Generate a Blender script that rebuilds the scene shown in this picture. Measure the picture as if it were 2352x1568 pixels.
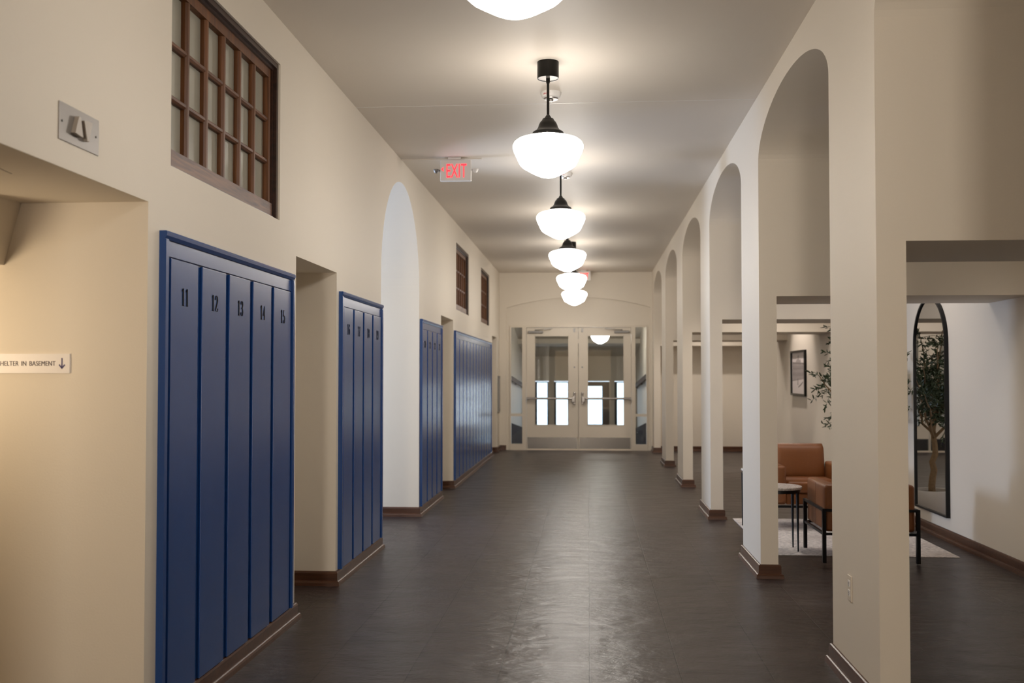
import bpy, math, random
from mathutils import Vector, Matrix
R = math.radians
random.seed(7)
scn = bpy.context.scene
for o in list(bpy.data.objects): bpy.data.objects.remove(o)
col = scn.collection

# ------------------------------------------------------------------ camera
FPX = 2287.0
cd = bpy.data.cameras.new('camera'); cam = bpy.data.objects.new('camera', cd); col.objects.link(cam)
scn.camera = cam
cd.sensor_width = 36.0; cd.lens = FPX * 36.0 / 2352.0
cd.shift_y = 19.0 / 2352.0
cam.location = (0, 0, 1.45)
cam.rotation_euler = (R(90 + 1.528), 0, R(4.424))
cd.clip_start = 0.05; cd.clip_end = 200
cd.dof.use_dof = True; cd.dof.focus_distance = 5.9; cd.dof.aperture_fstop = 2.8

# ------------------------------------------------------------------ world + colour management
w = bpy.data.worlds.new('world'); scn.world = w; w.use_nodes = True
bg = w.node_tree.nodes['Background']
bg.inputs[0].default_value = (0.70, 0.84, 1.0, 1); bg.inputs[1].default_value = 3.0
scn.view_settings.view_transform = 'Standard'; scn.view_settings.look = 'None'
scn.view_settings.gamma = 1.0; scn.view_settings.use_curve_mapping = False
scn.view_settings.exposure = 0.0
try:
    scn.cycles.use_denoising = True
    scn.cycles.max_bounces = 10; scn.cycles.diffuse_bounces = 6; scn.cycles.glossy_bounces = 4
    scn.cycles.transmission_bounces = 6; scn.cycles.transparent_max_bounces = 12
    scn.cycles.sample_clamp_indirect = 6.0
    scn.cycles.use_light_tree = True
except Exception: pass
GLOBE = 37.0                                 # brightness of the lit globes

def light(name, kind, loc, energy, colr, rot=(0,0,0), **kw):
    l = bpy.data.lights.new(name, kind); l.energy = energy; l.color = colr
    for k, v in kw.items(): setattr(l, k, v)
    o = bpy.data.objects.new(name, l); col.objects.link(o); o.location = loc; o.rotation_euler = rot
    return o
# daylight entering by the window at the end of the arched passage on the left
light('window_daylight', 'AREA', (-5.15, 9.72, 1.50), 145, (0.55, 0.70, 1.0), (R(90), 0, R(-90)), shape='RECTANGLE', size=0.75, size_y=1.5)
# daylight entering by the glazed entrance doors beyond the vestibule
light('entrance_daylight', 'AREA', (-0.3, 27.6, 0.9), 45, (0.95, 0.95, 1.0), (R(90), 0, R(180)), shape='RECTANGLE', size=3.0, size_y=1.6)

# added unseen fill light behind the viewer, brightening the camera-facing sides of the piers
light('rear_fill_light', 'AREA', (-0.51, -7.2, 1.45), 235, (1.0, 0.90, 0.78), (R(90), 0, 0), shape='RECTANGLE', size=0.72, size_y=2.2)

# ------------------------------------------------------------------ materials
def mat(name):
    m = bpy.data.materials.new(name); m.use_nodes = True
    nt = m.node_tree; b = nt.nodes['Principled BSDF']
    return m, nt, b
def N(nt, t, **kw):
    n = nt.nodes.new(t)
    for k, v in kw.items(): setattr(n, k, v)
    return n
def simple(name, c, rough=0.5, metal=0.0, bump=0.0, scale=30.0, var=0.0, coat=0.0, spec=None):
    m, nt, b = mat(name)
    b.inputs['Base Color'].default_value = (*c, 1); b.inputs['Roughness'].default_value = rough
    b.inputs['Metallic'].default_value = metal
    if spec is not None: b.inputs['Specular IOR Level'].default_value = spec
    if coat: b.inputs['Coat Weight'].default_value = coat; b.inputs['Coat Roughness'].default_value = 0.15
    tc = N(nt, 'ShaderNodeTexCoord'); no = N(nt, 'ShaderNodeTexNoise'); no.inputs['Scale'].default_value = scale
    no.inputs['Detail'].default_value = 4
    nt.links.new(tc.outputs['Object'], no.inputs['Vector'])
    if bump:
        bp = N(nt, 'ShaderNodeBump'); bp.inputs['Strength'].default_value = bump; bp.inputs['Distance'].default_value = 0.01
        nt.links.new(no.outputs['Fac'], bp.inputs['Height']); nt.links.new(bp.outputs['Normal'], b.inputs['Normal'])
    if var:
        mx = N(nt, 'ShaderNodeMix', data_type='RGBA')
        mx.inputs[6].default_value = (*[x * (1 - var) for x in c], 1); mx.inputs[7].default_value = (*[min(1, x * (1 + var)) for x in c], 1)
        nt.links.new(no.outputs['Fac'], mx.inputs[0]); nt.links.new(mx.outputs[2], b.inputs['Base Color'])
    return m
def emit(name, c, s):
    m, nt, b = mat(name)
    b.inputs['Base Color'].default_value = (*c, 1)
    b.inputs['Emission Color'].default_value = (*c, 1); b.inputs['Emission Strength'].default_value = s
    return m
def wood(name, c1, c2, axis=1, rough=0.35, scale=9.0):
    m, nt, b = mat(name)
    tc = N(nt, 'ShaderNodeTexCoord'); mp = N(nt, 'ShaderNodeMapping')
    s = [scale * 4, scale * 4, scale * 4]; s[axis] = scale * 0.25
    mp.inputs['Scale'].default_value = s
    no = N(nt, 'ShaderNodeTexNoise'); no.inputs['Scale'].default_value = 1.0; no.inputs['Detail'].default_value = 6; no.inputs['Distortion'].default_value = 0.8
    cr = N(nt, 'ShaderNodeValToRGB'); cr.color_ramp.elements[0].position = 0.3; cr.color_ramp.elements[1].position = 0.7
    cr.color_ramp.elements[0].color = (*c1, 1); cr.color_ramp.elements[1].color = (*c2, 1)
    nt.links.new(tc.outputs['Object'], mp.inputs['Vector']); nt.links.new(mp.outputs['Vector'], no.inputs['Vector'])
    nt.links.new(no.outputs['Fac'], cr.inputs['Fac']); nt.links.new(cr.outputs['Color'], b.inputs['Base Color'])
    b.inputs['Roughness'].default_value = rough
    return m
M = {}
M['wall'] = simple('cream_wall_paint', (0.71, 0.645, 0.55), 0.62, bump=0.05, scale=120)
M['ceil'] = simple('ceiling_paint', (0.66, 0.60, 0.525), 0.55, bump=0.04, scale=90)
M['blue'] = simple('blue_locker_paint', (0.012, 0.058, 0.22), 0.25, bump=0.04, scale=22, var=0.04)
M['black'] = simple('black_metal', (0.012, 0.012, 0.013), 0.35, 0.6, bump=0.02)
M['bronze'] = simple('dark_bronze_metal', (0.014, 0.013, 0.012), 0.32, 0.7, bump=0.02)
M['numeral'] = simple('black_numeral', (0.004, 0.004, 0.005), 0.8, bump=0.02, spec=0.1)
M['steel'] = simple('brushed_steel', (0.36, 0.335, 0.315), 0.36, 0.95, bump=0.03, scale=60)
M['kick'] = simple('satin_kick_plate', (0.13, 0.12, 0.11), 0.22, 0.95, bump=0.02, scale=60)
M['plate'] = simple('dull_steel_plate', (0.27, 0.25, 0.235), 0.46, 0.85, bump=0.02, scale=60)
M['darksteel'] = simple('grey_closer_metal', (0.22, 0.21, 0.20), 0.4, 0.8, bump=0.02)
M['plastic'] = simple('white_plastic', (0.72, 0.70, 0.68), 0.35, bump=0.01)
M['wedge'] = simple('taupe_plastic', (0.42, 0.37, 0.32), 0.45, bump=0.02)
M['doorpaint'] = simple('cream_door_paint', (0.66, 0.59, 0.49), 0.40, bump=0.02)
M['signface'] = simple('white_sign_face', (0.74, 0.70, 0.68), 0.4, bump=0.01)
M['signtext'] = simple('dark_sign_text', (0.05, 0.025, 0.04), 0.5, bump=0.01)
M['signarrow'] = simple('violet_sign_arrow', (0.045, 0.03, 0.14), 0.5, bump=0.01)
M['redtext'] = simple('red_lettering', (0.55, 0.02, 0.02), 0.5, bump=0.01)
M['leather'] = simple('cognac_leather', (0.215, 0.072, 0.018), 0.40, bump=0.18, scale=180, var=0.12)
M['thread'] = simple('brown_seam_thread', (0.14, 0.05, 0.02), 0.6, bump=0.02)
M['leaf'] = simple('olive_leaf', (0.042, 0.062, 0.026), 0.45, bump=0.05, var=0.35, scale=14)
M['bark'] = simple('pale_bark', (0.26, 0.17, 0.09), 0.8, bump=0.6, scale=40, var=0.3)
M['pot'] = simple('white_ceramic', (0.70, 0.67, 0.62), 0.35, bump=0.02)
M['soil'] = simple('dark_moss', (0.03, 0.025, 0.015), 0.95, bump=0.8, scale=60, var=0.4)
M['paper'] = simple('photo_print_paper', (0.72, 0.66, 0.64), 0.5, bump=0.01)
M['ink1'] = simple('light_grey_print', (0.36, 0.32, 0.31), 0.6, var=0.15, scale=25)
M['ink2'] = simple('mid_grey_print', (0.27, 0.24, 0.23), 0.6, var=0.2, scale=25)
M['darkwood'] = wood('dark_stained_frame', (0.016, 0.007, 0.004), (0.045, 0.016, 0.009), 1, 0.30)
M['sash'] = wood('oak_sash', (0.080, 0.025, 0.005), (0.175, 0.062, 0.014), 2, 0.5)
M['rail'] = wood('oak_rail', (0.060, 0.020, 0.008), (0.20, 0.085, 0.04), 1, 0.5, 14)
M['base'] = wood('stained_baseboard', (0.050, 0.018, 0.008), (0.095, 0.037, 0.017), 0, 0.32)
M['brownrail'] = wood('brown_handrail', (0.03, 0.012, 0.008), (0.06, 0.024, 0.014), 1, 0.8)
M['stair'] = simple('dark_stair_rubber', (0.03, 0.014, 0.011), 0.9, bump=0.05, spec=0.1)
M['extframe'] = simple('dark_green_door_frame', (0.012, 0.020, 0.020), 0.4, 0.3, bump=0.02)
M['extbrown'] = simple('brown_entrance_door', (0.045, 0.022, 0.018), 0.4, bump=0.02)
M['globe'] = emit('lit_opal_glass', (1.0, 0.935, 0.85), GLOBE)
nt = M['globe'].node_tree; tc = N(nt, 'ShaderNodeTexCoord'); sp = N(nt, 'ShaderNodeSeparateXYZ'); mr = N(nt, 'ShaderNodeMapRange')   # the bulb hangs low in the glass: the shoulder is dimmer
mr.inputs[1].default_value = 0.0; mr.inputs[2].default_value = 1.0; mr.inputs[3].default_value = GLOBE*1.2; mr.inputs[4].default_value = GLOBE*0.34
nt.links.new(tc.outputs['Generated'], sp.inputs[0]); nt.links.new(sp.outputs['Z'], mr.inputs[0]); nt.links.new(mr.outputs[0], nt.nodes['Principled BSDF'].inputs['Emission Strength'])
M['exitred'] = emit('lit_red_letters', (1.0, 0.03, 0.05), 1.5)
M['bulb'] = emit('warm_bulb', (1.0, 0.72, 0.42), 30.0)
M['spotlens'] = emit('downlight_lens', (1.0, 0.9, 0.8), 6.0)

def glassmat(name, tint=(1,1,1), rough=0.0, mixf=0.10):
    m = bpy.data.materials.new(name); m.use_nodes = True; nt = m.node_tree; nt.nodes.clear()
    out = N(nt, 'ShaderNodeOutputMaterial'); tr = N(nt, 'ShaderNodeBsdfTransparent'); gl = N(nt, 'ShaderNodeBsdfGlossy')
    tr.inputs[0].default_value = (*tint, 1); gl.inputs['Roughness'].default_value = rough
    fr = N(nt, 'ShaderNodeFresnel'); fr.inputs['IOR'].default_value = 1.45
    mx = N(nt, 'ShaderNodeMixShader')
    nt.links.new(fr.outputs[0], mx.inputs[0]); nt.links.new(tr.outputs[0], mx.inputs[1]); nt.links.new(gl.outputs[0], mx.inputs[2])
    nt.links.new(mx.outputs[0], out.inputs[0])
    return m
M['glass'] = glassmat('clear_glass', (0.95, 0.97, 0.97))
# interior window panes: glass over a pale blind board
m, nt, b = mat('backed_window_pane')
b.inputs['Base Color'].default_value = (0.37, 0.355, 0.30, 1); b.inputs['Roughness'].default_value = 0.08
b.inputs['Specular IOR Level'].default_value = 0.7
no = N(nt, 'ShaderNodeTexNoise'); no.inputs['Scale'].default_value = 1.5; bp = N(nt, 'ShaderNodeBump'); bp.inputs['Strength'].default_value = 0.05
nt.links.new(no.outputs['Fac'], bp.inputs['Height']); nt.links.new(bp.outputs['Normal'], b.inputs['Normal'])
M['pane'] = m
# mirror
m, nt, b = mat('mirror_silver')
b.inputs['Base Color'].default_value = (0.62, 0.62, 0.62, 1); b.inputs['Metallic'].default_value = 1.0; b.inputs['Roughness'].default_value = 0.015
M['mirror'] = m
# marble
m, nt, b = mat('white_marble')
tc = N(nt, 'ShaderNodeTexCoord'); no = N(nt, 'ShaderNodeTexNoise'); no.inputs['Scale'].default_value = 9; no.inputs['Distortion'].default_value = 2.5; no.inputs['Detail'].default_value = 6
cr = N(nt, 'ShaderNodeValToRGB'); e = cr.color_ramp.elements
e[0].position = 0.46; e[0].color = (0.72, 0.69, 0.66, 1); e[1].position = 0.54; e[1].color = (0.72, 0.69, 0.66, 1)
k = cr.color_ramp.elements.new(0.5); k.color = (0.42, 0.38, 0.35, 1)
nt.links.new(tc.outputs['Object'], no.inputs['Vector']); nt.links.new(no.outputs['Fac'], cr.inputs['Fac']); nt.links.new(cr.outputs['Color'], b.inputs['Base Color'])
b.inputs['Roughness'].default_value = 0.2
M['marble'] = m
# rug
m, nt, b = mat('woven_distressed_rug')
tc = N(nt, 'ShaderNodeTexCoord'); mp = N(nt, 'ShaderNodeMapping'); mp.inputs['Scale'].default_value = (1, 2.2, 1)
n1 = N(nt, 'ShaderNodeTexNoise'); n1.inputs['Scale'].default_value = 26; n1.inputs['Detail'].default_value = 8; n1.inputs['Roughness'].default_value = 0.75
n2 = N(nt, 'ShaderNodeTexNoise'); n2.inputs['Scale'].default_value = 3.0; n2.inputs['Detail'].default_value = 3
cr = N(nt, 'ShaderNodeValToRGB'); e = cr.color_ramp.elements
e[0].position = 0.36; e[0].color = (0.30, 0.275, 0.28, 1); e[1].position = 0.56; e[1].color = (0.80, 0.75, 0.71, 1)
mx = N(nt, 'ShaderNodeMix', data_type='RGBA'); mx.inputs[7].default_value = (0.42, 0.36, 0.34, 1)
nt.links.new(tc.outputs['Object'], mp.inputs['Vector']); nt.links.new(mp.outputs['Vector'], n1.inputs['Vector']); nt.links.new(tc.outputs['Object'], n2.inputs['Vector'])
nt.links.new(n1.outputs['Fac'], cr.inputs['Fac']); nt.links.new(cr.outputs['Color'], mx.inputs[6])
mr = N(nt, 'ShaderNodeMapRange'); mr.inputs[1].default_value = 0.5; mr.inputs[2].default_value = 0.75; mr.inputs[4].default_value = 0.6
nt.links.new(n2.outputs['Fac'], mr.inputs[0]); nt.links.new(mr.outputs[0], mx.inputs[0]); nt.links.new(mx.outputs[2], b.inputs['Base Color'])
bp = N(nt, 'ShaderNodeBump'); bp.inputs['Strength'].default_value = 0.4; nt.links.new(n1.outputs['Fac'], bp.inputs['Height']); nt.links.new(bp.outputs['Normal'], b.inputs['Normal'])
b.inputs['Roughness'].default_value = 0.95
M['rug'] = m
# floor: 45 cm cleft-faced tiles, columns along the corridor, joints staggered
m, nt, b = mat('dark_cleft_floor_tile')
tc = N(nt, 'ShaderNodeTexCoord'); sp = N(nt, 'ShaderNodeSeparateXYZ'); cb = N(nt, 'ShaderNodeCombineXYZ')
nt.links.new(tc.outputs['Object'], sp.inputs[0]); nt.links.new(sp.outputs['Y'], cb.inputs['X']); nt.links.new(sp.outputs['X'], cb.inputs['Y'])
mp = N(nt, 'ShaderNodeMapping'); mp.inputs['Location'].default_value = (0.408, 0, 0)
nt.links.new(cb.outputs[0], mp.inputs['Vector'])
br = N(nt, 'ShaderNodeTexBrick'); br.offset = 0.0; br.offset = 0.5; br.squash = 1.0
br.inputs['Scale'].default_value = 1.0; br.inputs['Brick Width'].default_value = 0.45; br.inputs['Row Height'].default_value = 0.44
br.inputs['Mortar Size'].default_value = 0.003; br.inputs['Mortar Smooth'].default_value = 0.2; br.inputs['Bias'].default_value = 0.0
br.inputs['Color1'].default_value = (0.030, 0.020, 0.0185, 1); br.inputs['Color2'].default_value = (0.038, 0.0265, 0.0245, 1); br.inputs['Mortar'].default_value = (0.008, 0.006, 0.005, 1)
nt.links.new(mp.outputs[0], br.inputs['Vector'])
n1 = N(nt, 'ShaderNodeTexNoise'); n1.inputs['Scale'].default_value = 4.0; n1.inputs['Detail'].default_value = 7; n1.inputs['Roughness'].default_value = 0.60; n1.inputs['Distortion'].default_value = 0.15
mpf = N(nt, 'ShaderNodeMapping'); mpf.inputs['Scale'].default_value = (0.8, 1.5, 1)
nt.links.new(tc.outputs['Object'], mpf.inputs['Vector']); nt.links.new(mpf.outputs[0], n1.inputs['Vector'])
n2 = N(nt, 'ShaderNodeTexNoise'); n2.inputs['Scale'].default_value = 1.3; n2.inputs['Detail'].default_value = 3
nt.links.new(tc.outputs['Object'], n2.inputs['Vector'])
mx = N(nt, 'ShaderNodeMix', data_type='RGBA'); mx.blend_type = 'MULTIPLY'; mx.inputs[0].default_value = 0.5
cr = N(nt, 'ShaderNodeValToRGB'); e = cr.color_ramp.elements; e[0].color = (0.6, 0.6, 0.6, 1); e[1].color = (1.35, 1.32, 1.3, 1); e[0].position = .3; e[1].position = .7
nt.links.new(n2.outputs['Fac'], cr.inputs['Fac']); nt.links.new(br.outputs['Color'], mx.inputs[6]); nt.links.new(cr.outputs['Color'], mx.inputs[7])
nt.links.new(mx.outputs[2], b.inputs['Base Color'])
b1 = N(nt, 'ShaderNodeBump'); b1.inputs['Strength'].default_value = 0.8; b1.inputs['Distance'].default_value = 0.02
b2 = N(nt, 'ShaderNodeBump'); b2.inputs['Strength'].default_value = 0.9; b2.inputs['Distance'].default_value = 0.004; b2.invert = True
nt.links.new(n1.outputs['Fac'], b1.inputs['Height']); nt.links.new(br.outputs['Fac'], b2.inputs['Height']); nt.links.new(b1.outputs['Normal'], b2.inputs['Normal'])
nt.links.new(b2.outputs['Normal'], b.inputs['Normal'])
mr = N(nt, 'ShaderNodeMapRange'); mr.inputs[3].default_value = 0.26; mr.inputs[4].default_value = 0.42
nt.links.new(n1.outputs['Fac'], mr.inputs[0]); nt.links.new(mr.outputs[0], b.inputs['Roughness'])
b.inputs['Specular IOR Level'].default_value = 0.42
M['floor'] = m

# ------------------------------------------------------------------ mesh helpers
class MB:
    def __init__(s): s.v = []; s.f = []; s.sm = []; s.wn = False
    def add(s, vs, fs, smooth=False):
        n = len(s.v); s.v += [tuple(v) for v in vs]; s.f += [[i + n for i in f] for f in fs]; s.sm += [smooth] * len(fs); return s
    def box(s, x0, x1, y0, y1, z0, z1):
        x0, x1 = min(x0, x1), max(x0, x1); y0, y1 = min(y0, y1), max(y0, y1); z0, z1 = min(z0, z1), max(z0, z1)
        vs = [(x, y, z) for z in (z0, z1) for y in (y0, y1) for x in (x0, x1)]
        return s.add(vs, [[0,2,3,1],[4,5,7,6],[0,1,5,4],[2,6,7,3],[0,4,6,2],[1,3,7,5]])
    def bbox(s, x0, x1, y0, y1, z0, z1, r=0.01, seg=3):
        """rounded box: every edge softened"""
        s.wn = True
        x0, x1 = min(x0, x1), max(x0, x1); y0, y1 = min(y0, y1), max(y0, y1); z0, z1 = min(z0, z1), max(z0, z1)
        r = min(r, (x1-x0)/2*0.98, (y1-y0)/2*0.98, (z1-z0)/2*0.98)
        cx, cy, cz = (x0+x1)/2, (y0+y1)/2, (z0+z1)/2; hx, hy, hz = (x1-x0)/2-r, (y1-y0)/2-r, (z1-z0)/2-r
        nu, nv = 4*(seg+1), 2*(seg+1)
        vs = []; fs = []
        for j in range(nv):
            half = j >= seg+1; jj = j if not half else j-1
            ph = -math.pi/2 + math.pi/2*(jj/seg if not half else (jj-seg)/seg + 1) if seg else 0
            for i in range(nu):
                q = i // (seg+1); k = i % (seg+1)
                a = math.pi/2*q + math.pi/2*k/seg
                sx = 1 if q in (0, 3) else -1; sy = 1 if q in (0, 1) else -1
                vs.append((cx+sx*hx+r*math.cos(ph)*math.cos(a), cy+sy*hy+r*math.cos(ph)*math.sin(a), cz+(hz if half else -hz)+r*math.sin(ph)))
        for j in range(nv-1):
            for i in range(nu):
                a = j*nu+i; b_ = j*nu+(i+1) % nu; fs.append([a, b_, b_+nu, a+nu])
        fs.append(list(range(nu))[::-1]); fs.append([(nv-1)*nu+i for i in range(nu)])
        return s.add(vs, fs, True)
    def prism(s, poly, axis, a, b):
        """poly: 2D points; axis 0: poly in (y,z) swept along x; 1: (x,z) along y; 2: (x,y) along z"""
        def p(u, v, t): return {0: (t, u, v), 1: (u, t, v), 2: (u, v, t)}[axis]
        n = len(poly); ar = sum(poly[i][0]*poly[(i+1) % n][1]-poly[(i+1) % n][0]*poly[i][1] for i in range(n))
        pl = list(poly) if ar > 0 else list(poly)[::-1]
        vs = [p(u, v, a) for u, v in pl] + [p(u, v, b) for u, v in pl]
        flip = (b > a) == (axis != 1)
        fs = [list(range(n))[::-1], list(range(n, 2*n))] + [[i, (i+1) % n, (i+1) % n+n, i+n] for i in range(n)]
        if not flip: fs = [f[::-1] for f in fs]
        return s.add(vs, fs)
    def lathe(s, prof, c=(0,0,0), seg=40, smooth=True):
        vs = []; fs = []; n = len(prof)
        for i in range(seg):
            a = 2*math.pi*i/seg
            for r_, z in prof: vs.append((c[0]+r_*math.cos(a), c[1]+r_*math.sin(a), c[2]+z))
        for i in range(seg):
            for j in range(n-1):
                a = i*n+j; b_ = ((i+1) % seg)*n+j
                fs.append([a, b_, b_+1, a+1])
        return s.add(vs, fs, smooth)
    def tube(s, pts, r, seg=8, cap=True):
        pts = [Vector(p) for p in pts]; rs = r if isinstance(r, (list, tuple)) else [r]*len(pts)
        vs = []; fs = []; up = Vector((0,0,1)); prev = None
        for i, p in enumerate(pts):
            t = (pts[min(i+1, len(pts)-1)]-pts[max(i-1, 0)]).normalized()
            if prev is None:
                a = t.cross(up)
                if a.length < 0.1: a = t.cross(Vector((1,0,0)))
            else: a = prev - t*prev.dot(t)
            a.normalize(); prev = a; b_ = t.cross(a)
            for k in range(seg):
                an = 2*math.pi*k/seg; vs.append(p+a*rs[i]*math.cos(an)+b_*rs[i]*math.sin(an))
        for i in range(len(pts)-1):
            for k in range(seg):
                q = i*seg+k; w_ = i*seg+(k+1) % seg; fs.append([q, w_, w_+seg, q+seg])
        if cap: fs.append(list(range(seg))[::-1]); fs.append([(len(pts)-1)*seg+k for k in range(seg)])
        return s.add(vs, fs, True)
    def bar(s, p0, p1, w_, h_):
        """rectangular bar between two points"""
        p0, p1 = Vector(p0), Vector(p1); t = (p1-p0).normalized(); a = t.cross(Vector((0,0,1)))
        if a.length < 0.05: a = Vector((1,0,0))
        a.normalize(); b_ = a.cross(t).normalized()
        vs = [p+a*sx*w_/2+b_*sz*h_/2 for p in (p0, p1) for sx, sz in ((-1,-1),(1,-1),(1,1),(-1,1))]
        return s.add(vs, [[0,1,2,3],[7,6,5,4],[0,4,5,1],[1,5,6,2],[2,6,7,3],[3,7,4,0]])
    def build(s, name, material, parent=None, loc=None, auto=35):
        me = bpy.data.meshes.new(name); me.from_pydata(s.v, [], s.f); me.validate(); me.update()
        for p, q in zip(me.polygons, s.sm): p.use_smooth = q
        import bmesh
        bm = bmesh.new(); bm.from_mesh(me); bmesh.ops.recalc_face_normals(bm, faces=bm.faces)
        for e_ in bm.edges:
            if len(e_.link_faces) == 2 and e_.calc_face_angle(0) > R(auto): e_.smooth = False
        bm.to_mesh(me); bm.free()
        me.materials.append(M[material] if isinstance(material, str) else material)
        o = bpy.data.objects.new(name, me); col.objects.link(o)
        if s.wn:
            md = o.modifiers.new('weighted_normals', 'WEIGHTED_NORMAL'); md.keep_sharp = True; md.weight = 100
        if parent is not None: o.parent = parent
        if loc is not None: o.location = loc
        return o
def struct(o, label=None):
    o['kind'] = 'structure'
    if label: o['label'] = label
    return o
def tag(o, label, cat, group=None):
    o['label'] = label; o['category'] = cat
    if group: o['group'] = group
    return o
def thing(name, label, cat, loc=(0,0,0), rz=0.0, group=None, kind=None):
    o = bpy.data.objects.new(name, None); col.objects.link(o); o.location = loc; o.rotation_euler = (0, 0, rz)
    o.empty_display_size = 0.1
    if kind: o['kind'] = kind; o['label'] = label
    else: tag(o, label, cat, group)
    return o
def dup(root, loc, label, rz=None):
    r_ = root.copy(); col.objects.link(r_); r_.location = loc
    if rz is not None: r_.rotation_euler = (0, 0, rz)
    r_['label'] = label
    for ch in list(root.children):
        c = ch.copy(); col.objects.link(c); c.parent = r_
        for g in list(ch.children):
            d = g.copy(); col.objects.link(d); d.parent = c
    return r_
def text_mesh(body, size, material, name, parent, M4, extr=0.0015, sx=1.0, spacing=1.0, word=1.0, align='LEFT'):
    cu = bpy.data.curves.new(name, 'FONT'); cu.body = body; cu.size = size; cu.extrude = extr; cu.space_character = spacing; cu.space_word = word
    cu.align_x = align
    t = bpy.data.objects.new(name, cu); col.objects.link(t)
    bpy.context.view_layer.update()
    me = bpy.data.meshes.new_from_object(t.evaluated_get(bpy.context.evaluated_depsgraph_get()))
    bpy.data.objects.remove(t)
    me.transform(M4 @ Matrix.Diagonal((sx, 1, 1, 1))); me.update()
    me.materials.clear(); me.materials.append(M[material])
    o = bpy.data.objects.new(name, me); col.objects.link(o); o.parent = parent
    return o

# ------------------------------------------------------------------ dimensions
XL, XR, H = -1.76, 1.23, 3.49
PT = 0.125                       # thickness of the arcade piers
XO = 3.16                        # outer wall of the lounge bays
YE = 19.55                       # end wall
YB = -5.0                        # behind the camera
XB = -2.26                       # back of the niches in the left wall
PIERS = [(4.37 + 2.955*i, 5.19 + 2.955*i) for i in range(-3, 5)] + [(19.10, YE)]
PIERS = [p for p in PIERS if p[1] > YB + 0.3]

# floor / ceiling
struct(MB().box(-7.0, 4.0, YB-0.3, 21.3, -0.2, 0.0).build('floor', 'floor'), 'dark brown cleft-faced tile floor')
struct(MB().box(-6.0, 4.0, YB-0.3, YE+0.25, H, H+0.2).build('ceiling', 'ceil'), 'plain cream corridor ceiling')
# hairline board joints across the ceiling
struct(MB().box(XL, XR, 7.395, 7.401, H-0.0015, H).build('trim_1', 'plastic'), 'thin pale joint line across the ceiling')
struct(MB().box(XL, -1.0, 9.205, 9.225, H-0.009, H).build('trim_2', 'ceil'), 'painted cable cover on the ceiling beside the exit sign')

# ------------------------------------------------------------------ left wall
def wall_cells(mb, xa, xb, y0, y1, z0, z1, holes):
    ys = sorted({y0, y1, *[h[0] for h in holes], *[h[1] for h in holes]})
    for a, b_ in zip(ys[:-1], ys[1:]):
        hs = sorted([(h[2], h[3]) for h in holes if h[0] <= a + 1e-6 and h[1] >= b_ - 1e-6])
        z = z0
        for h0, h1 in hs:
            if h0 > z + 1e-6: mb.box(xa, xb, a, b_, z, h0)
            z = max(z, h1)
        if z1 > z + 1e-6: mb.box(xa, xb, a, b_, z, z1)
REC = (0.9, 3.85, 0, 2.15)
OPN = [(5.87, 6.84, 0, 2.175), (11.77, 12.84, 0, 2.18), (18.05, 19.0, 0, 2.19)]
AY0, AY1, ASP, AR = 8.33, 10.24, 2.32, 0.955
mb = MB()
wall_cells(mb, XB, XL-0.14, YB, YE, 0, H, [REC, *OPN, (AY0, AY1, 0, H)])
WIN = [(4.06, 5.545), (13.12, 14.53), (16.18, 17.54)]
wall_cells(mb, XL-0.14, XL, YB, YE, 0, H, [REC, *OPN, (AY0, AY1, 0, H)] + [(a, b_, 2.34, 3.235) for a, b_ in WIN])
# arch head (a barrel running back into the passage)
ac = (AY0+AY1)/2
pts = [(AY1, ASP)] if False else []
arc = [(ac+AR*math.cos(t), ASP+AR*math.sin(t)) for t in [math.pi*i/40 for i in range(41)]]
for (ya, za), (yb, zb) in zip(arc[:-1], arc[1:]):
    mb.prism([(ya, za), (ya, H), (yb, H), (yb, zb)], 0, -5.3, XL)
struct(mb.build('wall_left', 'wall'), 'cream left corridor wall with openings')
# passage behind the arch
mb = MB()
mb.box(-5.3, XB, AY1, AY1+0.2, 0, H); mb.box(-5.3, XB, AY0-0.2, AY0, 0, H)
wall_cells(mb, -5.5, -5.3, AY0-0.2, AY1+0.2, 0, H, [(8.7, 10.1, 0.8, 2.75)])
struct(mb.build('wall_passage', 'wall'), 'cream walls of the arched side passage')
w4 = struct(MB().box(-5.45, -5.40, 8.7, 10.1, 0.8, 0.86).box(-5.45, -5.40, 8.7, 10.1, 2.69, 2.75).box(-5.45, -5.40, 8.7, 8.76, 0.86, 2.69).box(-5.45, -5.40, 10.04, 10.1, 0.86, 2.69).build('window_6', 'sash'), 'window lighting the side passage')
struct(MB().box(-5.43, -5.42, 8.76, 10.04, 0.86, 2.69).build('window_pane', 'glass', w4))
# closing wall behind niches
mb = MB(); mb.box(XB-0.15, XB, YB, REC[0], 0, H); mb.box(XB-0.15, XB, 3.97, AY0-0.2, 0, H); mb.box(XB-0.15, XB, AY1+0.2, YE+.2, 0, H)
struct(mb.build('wall_niche_back', 'wall'), 'cream wall closing the backs of the left niches')
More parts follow.
